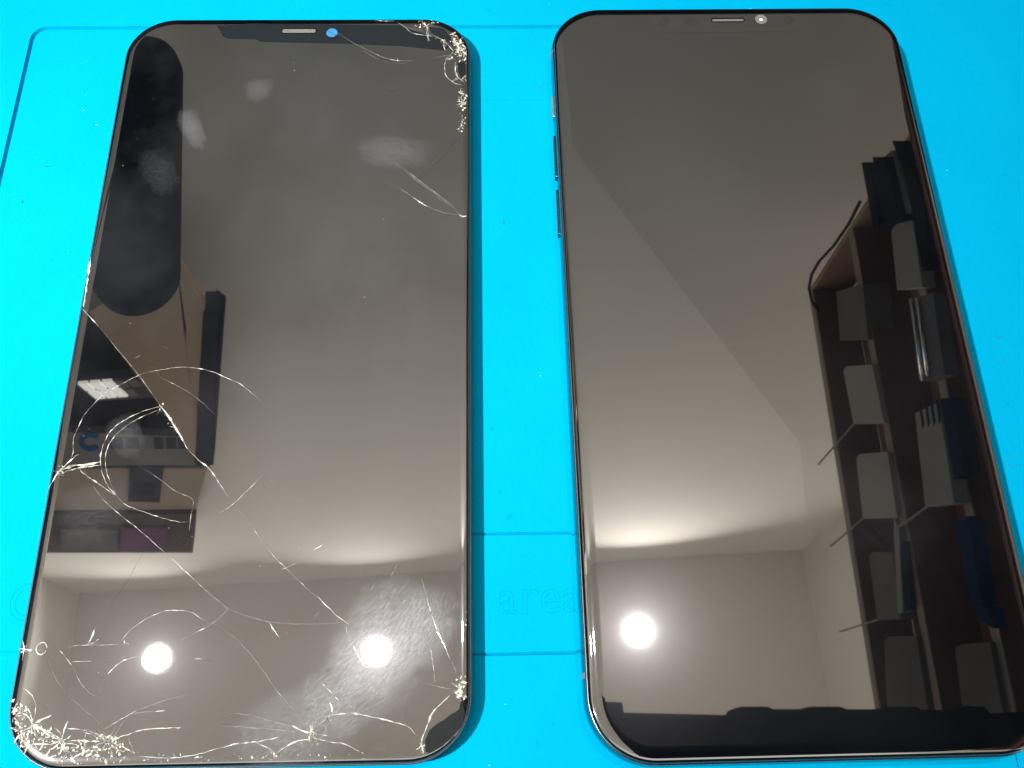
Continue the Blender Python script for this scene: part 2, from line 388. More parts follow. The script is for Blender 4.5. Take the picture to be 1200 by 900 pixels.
facing('grey_folder', [(1044, 270), (1067, 243), (1081, 337), (1051, 340)], 'grey paper folder under the black file boxes', 'folder', M['paper'], x=XS-20, depth=8)
fo = facing('clear_case', [(1069, 350), (1093, 343), (1107, 440), (1083, 447)], 'grey flat case with silver rim on the second board', 'case', M['greycard'], x=XS-20, depth=8)
for (a, b_) in (((1068, 350), (1082, 446)), ((1075, 349), (1088, 440))):
    p0, p1 = rx(*a, XS-20.8), rx(*b_, XS-20.8)
    bm = tube([p0, p0.lerp(p1, .5), p1], 1.3)
    o = finish(bm, 'silver_rim', M['silver'], fo, tuple(fo.location/S))
pk = facing('card_stack', [(1072, 484), (1100, 470), (1118, 590), (1084, 594)], 'stack of grey cards with dark slits on the second board', 'cards', M['paper'], x=XS-15, depth=9)
for k in range(4):
    q0 = rx(1077+k*6.5, 478-k*2.5, XS-15.3); q1 = rx(1081+k*6.5, 503-k*2, XS-15.3)
    bm = hull_prism([(XS-15.3, q0.y, q0.z), (XS-15.3, q1.y, q1.z), (XS-15.3, q1.y+2, q1.z-3), (XS-15.3, q0.y+2, q0.z-3)], (.25, 0, 0))
    finish(bm, 'slit', M['black'], pk, tuple(pk.location/S))
facing('card_pack', [(1101, 467), (1114, 466), (1131, 555), (1118, 562)], 'navy card pack leaning against the grey cards', 'card', M['navy'], x=XS-16, depth=9)
facing('film_pack', [(1119, 612), (1134, 604), (1152, 712), (1137, 705)], 'crumpled blue film pack on the lowest board', 'film', M['blue'], x=XS-16, depth=8, bev=1)
facing('film_pack', [(1141, 708), (1158, 712), (1163, 737), (1148, 726)], 'small blue film pack at the end of the lowest board', 'film', M['blue'], x=XS-17, depth=8, bev=1)
facing('white_sleeve', [(1127, 432), (1138, 430), (1165, 545), (1150, 480)], 'pale curled sleeve hanging at the phone edge side of the shelf', 'sleeve', M['paper'], x=XS-28, depth=10)
# cable looping up beside the shelf
cb = [(1008, 236), (995, 262), (977, 288), (960, 306), (951, 322), (948, 338), (951, 352), (959, 364)]
tag(finish(tube([rx(a, b_, XS-33) for a, b_ in cb], 1.1), 'cable', M['plastic'], loc=tuple(rx(1008, 236, XS-33))), 'thin dark cable looping beside the end of the mirrored shelf', 'cable')

# stand-in board for the black tabbed shape; unseen depth added to darken the bottom bevel
ZB = 300.0
rail = [(640, 818), (677, 821), (706, 822), (729, 823), (731, 835), (857, 838), (861, 831), (868, 828), (900, 828), (906, 831), (943, 831), (949, 828), (985, 828),
        (992, 831), (1033, 831), (1039, 828), (1074, 828), (1080, 832), (1122, 832), (1130, 827), (1154, 828), (1160, 836), (1195, 834), (1260, 838), (1260, 1400), (640, 1400)]
pts = [tuple(mirrored(a, b_, 2, ZB, ZR))[:2] for a, b_ in rail]
tag(finish(prism(pts, ZB, ZB+14), 'standin_board', M['black'], loc=(*pts[5], ZB)), 'black stand-in board with small square tabs mirrored along the intact phone bottom', 'board')

# ------------------------------------------------------------------ left cabinet, seen in the cracked display
YC = 245.0
def ly(px, py, y=YC): return mirrored(px, py, 1, y, ZL)
def stand(name, quad, label, cat, mat, y=YC, depth=36, bev=1.0, parent=None, kindless=False):
    pts = [ly(a, b_, y) for a, b_ in quad]
    if parent is not None:
        return finish(hull_prism([tuple(p) for p in pts], (0, depth, 0), bev), name, mat, parent, tuple(parent.location/S))
    base = (sum(p.x for p in pts)/len(pts), y, min(p.z for p in pts))
    return tag(finish(hull_prism([tuple(p) for p in pts], (0, depth, 0), bev), name, mat, loc=base), label, cat)
cbn = thing('wall_cabinet', 'dark open wall cabinet mirrored in the left of the cracked display', 'cabinet', tuple(ly(150, 470)))
stand('back_panel', [(40, 372), (110, 372), (246, 547), (20, 547)], '', '', M['dark'], y=YC+22, depth=7, parent=cbn)
stand('upper_panel', [(30, 549), (243, 549), (229, 600), (20, 602)], '', '', M['beige'], y=YC+6, depth=30, parent=cbn)
stand('top_shelf', [(20, 604), (229, 602), (226, 648), (5, 648)], '', '', M['umber'], y=YC, depth=36, parent=cbn)
stand('corner_post', [(238, 366), (256, 366), (246, 547), (228, 547)], '', '', M['slate'], y=YC-2, depth=18, parent=cbn)
stand('corner_post', [(250, 366), (262, 374), (250, 545), (243, 545)], '', '', M['dark'], y=YC-1.7, depth=20, parent=cbn)
stand('side_board', [(104, 366), (206, 300), (240, 362), (232, 545), (242, 549), (222, 530), (187, 475)], '', '', M['cardbrown'], y=YC-1, depth=7, bev=0, parent=cbn)
tg = stand('louvred_light', [(86, 449), (160, 443), (182, 466), (112, 470)], 'bright louvred light inside the dark wall cabinet', 'lamp', M['greycard'], y=YC+10, depth=10)
for i in range(5):
    for j in range(2):
        u0 = .04 + i*.19; v0 = .08 + j*.46
        def bl(u, v): return (86 + 74*u + (26+22*0)*v - 4*u*v, 449 - 6*u + 21*v)
        q = [bl(u0, v0), bl(u0+.15, v0), bl(u0+.15, v0+.38), bl(u0, v0+.38)]
        if i < 4 or j == 0: stand('lamp_cell', q, '', '', M['rackglow'] if i < 3 else M['paper'], y=YC+8, depth=3, bev=0, parent=tg)
bx = stand('carton', [(72, 506), (226, 512), (240, 545), (62, 546)], 'charcoal carton with a blue letter C in the mirrored cabinet', 'box', M['bigbox'], y=YC+4, depth=8)
# ring-shaped letter C on the carton and faint print beside it
cc = ly(106, 518, YC+3.4); rr = (ly(119, 518, YC+3.4)-cc).length; rv = abs(ly(106, 507, YC+3.4).z-cc.z)
bm = bmesh.new(); outer = []; inner = []
for k in range(25):
    a = math.radians(40 + 280*k/24)
    q_ = ly(106 + 14*math.cos(a), 518 - 11*math.sin(a), YC+3.4); outer.append((q_.x, q_.z)); q_ = ly(106 + 7.5*math.cos(a), 518 - 5*math.sin(a), YC+3.4); inner.append((q_.x, q_.z))
poly = outer + inner[::-1]
for i in range(24):
    vs_ = [bm.verts.new((x, YC+3.4, z)) for x, z in (outer[i], outer[i+1], inner[i+1], inner[i])]
    ex = [bm.verts.new(v.co + Vector((0, .5, 0))) for v in vs_]
    bm.faces.new(vs_); skin(bm, vs_, ex)
finish(bm, 'letter', M['logo'], bx, tuple(bx.location/S))
for k, (x0, x1) in enumerate(((128, 144), (146, 162), (180, 191), (194, 206), (208, 219))):
    stand('print_mark', [(x0, 513), (x1, 513), (x1+1, 526), (x0+1, 526)], '', '', M['slate'], y=YC+3.5, depth=.45, bev=0, parent=bx)
fr = stand('framed_card', [(152, 548), (192, 549), (187, 589), (150, 588)], 'small dark framed card hanging on the beige cabinet panel', 'frame', M['slate'], y=YC+2, depth=3.6)
stand('card', [(158, 566), (182, 567), (180, 580), (157, 579)], '', '', M['dark'], y=YC+1, depth=.9, bev=0, parent=fr)
stand('carton', [(70, 620), (138, 622), (137, 645), (72, 645)], 'grey flat carton on the umber top shelf', 'box', M['greycard'], y=YC-6, depth=5)
stand('carton', [(141, 619), (196, 620), (194, 644), (141, 645)], 'mauve flat carton on the umber top shelf', 'box', M['mauve'], y=YC-6, depth=5)
# black lamp head on an arm from the left wall
ZH = 200.0
A_ = mirrored(163, 74, 2, ZH, ZL); B_ = mirrored(153, 314, 2, ZH, ZL)
rA = (mirrored(207, 74, 2, ZH, ZL)-A_).length; rB = (mirrored(203, 314, 2, ZH, ZL)-B_).length
dv = (B_-A_).to_2d(); ang = math.atan2(dv.y, dv.x)
def stadium(off):
    return [(A_.x + (rA-off)*math.cos(ang+math.pi/2+math.pi*k/18), A_.y + (rA-off)*math.sin(ang+math.pi/2+math.pi*k/18)) for k in range(19)] + \
           [(B_.x + (rB-off)*math.cos(ang-math.pi/2+math.pi*k/18), B_.y + (rB-off)*math.sin(ang-math.pi/2+math.pi*k/18)) for k in range(19)]
lh = thing('lamp_head', 'black pill shaped lamp head, switched off, mirrored at the left edge of the cracked display', 'lamp', (A_.x, A_.y, ZH))
bm = bmesh.new(); loft(bm, [(stadium(2), ZH), (stadium(.5), ZH+.6), (stadium(0), ZH+2.5), (stadium(0), ZH+10), (stadium(2), ZH+13)])
part(bm, 'housing', M['black'], lh)
mid = A_.lerp(B_, .5)
part(tube([(mid.x-rA+4, mid.y, ZH+7), (mid.x-rA-80, mid.y, ZH+7), (-600, mid.y, ZH+7), (XL+16, mid.y, ZH+7)], 5, 8), 'arm', M['plastic'], lh)

# bench lamp that carries the key light, standing on the desk left of the mat
bl_ = thing('bench_lamp', 'black bench lamp on a thin post lighting the mat from the left', 'lamp', (-740, -240, -4))
ax = rlo.matrix_basis.to_3x3() @ Vector((0, 0, 1)); up = Vector(rlo.location)/S
def along(d, r):
    a = ax.orthogonal().normalized(); b_ = ax.cross(a)
    return [up + ax*d + (a*math.cos(k*math.pi/12) + b_*math.sin(k*math.pi/12))*r for k in range(24)]
bm = bmesh.new(); rs = [[bm.verts.new(p) for p in along(d, r)] for d, r in ((-4, 62), (2, 62), (34, 40), (46, 18), (44, 14), (31, 37), (1, 59), (-4, 59))]
for a, b_ in zip(rs, rs[1:]+rs[:1]):
    for f in skin(bm, a, b_): f.smooth = True
part(bm, 'lamp_shade', M['plastic'], bl_)
part(tube([up+ax*45, up+ax*70+Vector((-20, 0, 10)), Vector((-740, -240, 1120)), Vector((-740, -240, 300)), Vector((-740, -240, 4))], 6, 8), 'post', M['plastic'], bl_)
bm = bmesh.new(); loft(bm, [([(-740+r*math.cos(k*math.pi/16), -240+r*math.sin(k*math.pi/16)) for k in range(32)], z) for r, z in ((70, -4), (72, 2), (66, 8), (20, 12))]); part(bm, 'base', M['plastic'], bl_)

# ------------------------------------------------------------------ silicone mat
def mz(px, py): return on_z(px, py, 0)
mat_root = thing('repair_mat', 'cyan silicone repair mat with shallow grooves under both phones', 'mat', (0, 0, -4))
gx0 = mz(38, 60)[0]; ga = mz(40, 34); gl = mz(2, 250)
gtop = mz(300, 32)[1]
x_l = (ga[0]+gl[0])/2 - 1
def groove_mesh():
    """mat sheet with two rounded compartments cut as V grooves, and a thick rim"""
    bm = bmesh.new()
    outer = [(-175, -190), (230, -190), (230, 140), (-175, 140)]
    R1 = dict(x0=x_l, x1=130.0, y1=gtop, y0=-150.0, r=3.2)
    def rr_(d, off):
        wd = d['x1']-d['x0']-2*off; ht = d['y1']-d['y0']-2*off
        return rrect(wd, ht, max(.3, d['r']-off), 6, (d['x0']+d['x1'])/2, (d['y0']+d['y1'])/2)
    bx1 = mz(677, 700); bt = mz(610, 625)
    R2 = dict(x0=-20.0, x1=on_z(678, 650, 0)[0]+.9, y1=bt[1], y0=mz(610, 766)[1], r=2.6)
    o0 = ring(bm, outer, 0)
    a0 = ring(bm, rr_(R1, -.45), 0); a1 = ring(bm, rr_(R1, -.0), -.78); a2 = ring(bm, rr_(R1, .5), -.12)
    b0 = ring(bm, rr_(R2, -.28), -.12); b1 = ring(bm, rr_(R2, .0), -.50); b2 = ring(bm, rr_(R2, .28), -.12)
    for p, q in ((a0, a1), (a1, a2), (b0, b1), (b1, b2)): skin(bm, p, q)
    def loop_edges(r): return [bm.edges.get((r[i], r[(i+1) % len(r)])) or bm.edges.new((r[i], r[(i+1) % len(r)])) for i in range(len(r))]
    bmesh.ops.triangle_fill(bm, edges=loop_edges(o0)+loop_edges(a0), use_beauty=True)
    bmesh.ops.triangle_fill(bm, edges=loop_edges(a2)+loop_edges(b0), use_beauty=True)
    bm.faces.new(b2)
    lo_ = ring(bm, outer, -4); skin(bm, o0, lo_); bm.faces.new(lo_)
    return bm
part(groove_mesh(), 'mat_sheet', M['mat'], mat_root)
def ridge(p, q, wd=.35, h=.09, z=-.12):
    bm = bmesh.new(); p = Vector((*p, z)); q = Vector((*q, z)); d = (q-p).normalized(); s = Vector((-d.y, d.x, 0))*wd
    a = [bm.verts.new(p-s), bm.verts.new(p+s), bm.verts.new(p+Vector((0, 0, h)))]; b_ = [bm.verts.new(q-s), bm.verts.new(q+s), bm.verts.new(q+Vector((0, 0, h)))]
    skin(bm, a, b_); bm.faces.new(a); bm.faces.new(b_)
    return bm
part(ridge(mz(520, 118), mz(665, 118)), 'ridge', M['mat'], mat_root)
part(ridge(mz(-40, 765), mz(60, 765), .4, .16), 'ridge', M['mat'], mat_root)
def letters(txt, px, py, hpx, zt=-.12):
    cu = bpy.data.curves.new('letters', 'FONT'); cu.body = txt; cu.fill_mode = 'NONE'; cu.bevel_depth = .008; cu.bevel_resolution = 1
    ob = bpy.data.objects.new('tmp', cu); COL.objects.link(ob)
    dg = bpy.context.evaluated_depsgraph_get(); me = bpy.data.meshes.new_from_object(ob.evaluated_get(dg))
    bpy.data.objects.remove(ob)
    bm = bmesh.new(); bm.from_mesh(me); bpy.data.meshes.remove(me)
    x0 = min(v.co.x for v in bm.verts); y0 = min(v.co.y for v in bm.verts); y1 = max(v.co.y for v in bm.verts)
    b0 = mz(px, py); t0 = mz(px, py-hpx); k = (t0[1]-b0[1])/(y1-y0)
    for v in bm.verts: v.co = Vector(((v.co.x-x0)*k*.92 + b0[0], (v.co.y-y0)*k + b0[1], zt + v.co.z*k))
    return bm
for ch, px, py, hp in (('a', 584, 720, 28), ('r', 612, 720, 30), ('e', 634, 719, 29), ('a', 660, 718, 28)):
    part(letters(ch, px, py, hp), 'embossed_letter', M['mat'], mat_root)
part(letters('C', 7, 728, 44), 'embossed_letter', M['mat'], mat_root)

def flecks(n, place, r0, r1, z, mat, name, root, flat=.5):
    bm = bmesh.new()
    for _ in range(n):
        x, y = place(); r = r0 + (r1-r0)*random.random()**3; a = random.random()*6.28
        el = 1 + random.random()*1.4
        vs3 = [bm.verts.new((x + r*el*math.cos(a+k*2.1)*random.uniform(.6, 1.2), y + r*math.sin(a+k*2.1)*random.uniform(.6, 1.2), z)) for k in range(3)]
        top = bm.verts.new((x, y, z + r*flat))
        bm.faces.new(vs3)
        for k in range(3): bm.faces.new((vs3[k], vs3[(k+1) % 3], top))
    o = part(bm, name, mat, root); o['kind'] = 'stuff'
    return o
M['lint'] = P('pale_lint', (.25, .62, .72), .8); M['grit'] = P('dark_grit', (.01, .09, .16), .8)
flecks(130, lambda: (random.uniform(-120, 190), random.uniform(-100, 110)), .05, .22, .0, M['lint'], 'lint_specks', mat_root)
flecks(120, lambda: (random.uniform(-120, 190), random.uniform(-100, 110)), .05, .24, .0, M['grit'], 'grit_specks', mat_root, .2)
def hair(px, py, ln, a, bend, root, z=0.05):
    x, y = mz(px, py); pts = []
    for k in range(7):
        s = k/6; pts.append((x + ln*s*math.cos(a+bend*s), y + ln*s*math.sin(a+bend*s), z))
    return part(tube(pts, .045, 4), 'stray_hair', M['grit'], root)
hair(661, 18, 1.6, 1.9, .5, mat_root); hair(1165, 394, 1.8, -.6, .6, mat_root); hair(25, 238, 1.2, .6, 1.5, mat_root); hair(590, 264, 1.2, 1.5, .2, mat_root); hair(52, 195, 1.1, -.3, .4, mat_root)
def ringmark(px, py, r, root):
    x, y = mz(px, py)
    return part(tube([(x + r*math.cos(k*.52)*(1+.2*math.sin(k)), y + r*math.sin(k*.52), .0) for k in range(12)], .04, 4), 'curled_hair', M['grit'], root)
ringmark(1186, 540, 1.2, mat_root); ringmark(1174, 421, .35, mat_root)

# ------------------------------------------------------------------ cracked display panel
W1, H1, R1 = 75.8, 156.4, 10.3
lp = thing('cracked_display', 'black phone display panel with shattered corners and spreading cracks, lying on the left', 'phone display', (0, 0, -.12))
def lz(px, py, z=ZL): return on_z(px, py, z)
def lpart(bm, name, mat, smooth=False): return finish(bm, name, mat, lp, (0, 0, -.12), smooth)
cam_c = lz(389, 38.5)
blobs_l = []
def blob(px, py, rx_, ry_, rot, amt, nx, ny):
    x, y = lz(px, py); k = 166.0/F*1.0
    blobs_l.append((x, y, rx_, ry_, rot, amt, nx, ny))
blob(455, 745, 9, 11, -.7, .36, 22, 6)
blob(420, 800, 8, 10, -.9, .30, 20, 6)
blob(500, 735, 6, 8, -.4, .28, 18, 5)
blob(350, 850, 12, 7, .4, .22, 12, 14)
blob(463, 178, 9, 4.5, -.1, .12, 6, 9)
blob(225, 150, 2.6, 6, .45, .20, 5, 22)
blob(303, 105, 3.4, 3.4, 0, .13, 8, 8)
blob(187, 200, 4, 6.5, .5, .05, 4, 12)
blob(147, 510, 3.6, 4.6, .6, .12, 5, 26)
blob(110, 600, 7, 6, .3, .07, 5, 12)
blob(430, 330, 14, 20, .2, .022, 4, 5)
blob(300, 690, 14, 6, .2, .045, 4, 6)
GL = screen_glass('cracked_display_glass', 2.64, .006, blobs_l, .016, .017)
M['glass_l'] = GL
bm = bmesh.new()
prof = [(.55, 2.0), (.12, 2.3), (0, 2.7), (0, 3.55), (.06, 3.8), (.30, 3.98), (.75, 4.1), (1.3, 4.17), (1.8, ZL)]
loops = [(rrect(W1-2*i, H1-2*i, max(1, R1-i), 14), z) for i, z in prof]
rs = loft(bm, loops, True, False)
hole = [(cam_c[0] + 1.25*math.cos(k*math.pi/14), cam_c[1] + 1.25*math.sin(k*math.pi/14)) for k in range(28)]
h1 = ring(bm, hole, ZL)
ed = []
for r_ in (rs[-1], h1):
    for i in range(len(r_)): ed.append(bm.edges.get((r_[i], r_[(i+1) % len(r_)])) or bm.edges.new((r_[i], r_[(i+1) % len(r_)])))
res = bmesh.ops.triangle_fill(bm, edges=ed, use_beauty=True)
for g in res['geom']:
    if isinstance(g, bmesh.types.BMFace): g.smooth = False
h2 = ring(bm, hole, 3.2); skin(bm, h1, h2); h3f = bm.faces.new(h2)
glass_l = lpart(bm, 'glass', GL)
# camera hole: a blue disc laid over it stands in for the mat seen through
M['holedisc'] = P('mat_blue_disc', (.02, .12, .27), .3)
bm = bmesh.new(); loft(bm, [([(cam_c[0]+(x-cam_c[0])*.985, cam_c[1]+(y-cam_c[1])*.985) for x, y in hole], z) for z in (ZL+.032, ZL+.042)])
opening = lpart(bm, 'camera_hole_disc', M['holedisc'])
p0 = lz(381, 36); p1 = lz(397, 42)
lpart(tube([(p0[0]+.5, p0[1], ZL+.05), (p1[0]-.5, p1[1], ZL+.05)], .06, 5), 'foil_edge', M['gasket']).parent = opening
# thin bezel frame and the backing that lifts it
bm = bmesh.new(); loft(bm, [(rrect(W1-2*i, H1-2*i, R1-i, 14), z) for i, z in ((-.22, 2.4), (-.30, 2.6), (-.30, 3.35), (-.2, 3.5), (.0, 3.52), (.0, 2.4))], False, False)
M['bezel'] = P('black_bezel', (.02, .022, .026), .3); lpart(bm, 'bezel', M['bezel'], True)
bm = bmesh.new(); loft(bm, [(rrect(W1-2*i, H1-2*i, R1-i, 10), z) for i, z in ((2.5, -.12), (2.2, 1.99))])
lpart(bm, 'backing_plate', M['plastic'])
# notch, darker than the lit reflection around it
def nz(px, py): return lz(px, py, ZL+.03)
notch = [(254, 30), (258, 36), (261, 42), (266, 45), (274, 45.5), (300, 46), (306, 49), (400, 51), (470, 54), (520, 59), (527, 55), (519, 46), (500, 40), (478, 34), (470, 29.5), (290, 27.5), (280, 29)]
pts = [nz(*p) for p in notch]
bm = prism(pts, ZL+.012, ZL+.03); lpart(bm, 'notch', M['ink'])
c0, c1 = lz(331, 36.5), lz(370, 36.5)
bm = bmesh.new(); loft(bm, [(rrect(c1[0]-c0[0]+.5, 1.55, .5, 5, (c0[0]+c1[0])/2, c0[1]), ZL+.035), (rrect(c1[0]-c0[0]+.3, 1.35, .45, 5, (c0[0]+c1[0])/2, c0[1]), ZL+.06)])
rim = lpart(bm, 'earpiece_rim', M['slot'])
bm = bmesh.new(); loft(bm, [(rrect(c1[0]-c0[0], 1.05, .35, 5, (c0[0]+c1[0])/2, c0[1]), ZL+.062), (rrect(c1[0]-c0[0]-.1, .95, .3, 5, (c0[0]+c1[0])/2, c0[1]), ZL+.075)])
lpart(bm, 'earpiece_mesh', M['mesh']).parent = rim

# ---- cracks, each one a raised broken line of glass
def crack(pts, wd, mat='crack', h=.05, jit=.06, step=.55):
    P2 = [Vector(lz(*p)) for p in pts]
    dense = []
    # Catmull-Rom through the measured points
    for i in range(len(P2)-1):
        a, b_, c, d = P2[max(i-1, 0)], P2[i], P2[i+1], P2[min(i+2, len(P2)-1)]
        n = max(2, int((c-b_).length/step))
        for k in range(n):
            u = k/n
            dense.append(.5*((2*b_) + (c-a)*u + (2*a-5*b_+4*c-d)*u*u + (3*b_-a-3*c+d)*u**3))
    dense.append(P2[-1])
    bm = bmesh.new(); prev = None; N_ = len(dense)
    for i, p in enumerate(dense):
        d = (dense[min(i+1, N_-1)] - dense[max(i-1, 0)])
        if d.length == 0: continue
        d.normalize(); s = Vector((-d.y, d.x))
        taper = min(1, .25 + 3*min(i, N_-1-i)/N_)
        ww = .66*wd*taper*(random.uniform(.35, 1.25) if random.random() > .08 else random.uniform(1.4, 2.2))/2
        c = p + s*random.uniform(-jit, jit)
        row = [bm.verts.new((c.x-s.x*ww, c.y-s.y*ww, ZL+.032)), bm.verts.new((c.x + s.x*ww*random.uniform(-.6, .6), c.y + s.y*ww*random.uniform(-.6, .6), ZL+.034+h*random.uniform(.3, 1))), bm.verts.new((c.x+s.x*ww, c.y+s.y*ww, ZL+.032))]
        if prev:
            bm.faces.new((prev[0], prev[1], row[1], row[0])); bm.faces.new((prev[1], prev[2], row[2], row[1])); bm.faces.new((prev[2], prev[0], row[0], row[2]))
        else: bm.faces.new(row)
        prev = row
    bm.faces.new(prev)
    return lpart(bm, 'crack', M[mat])
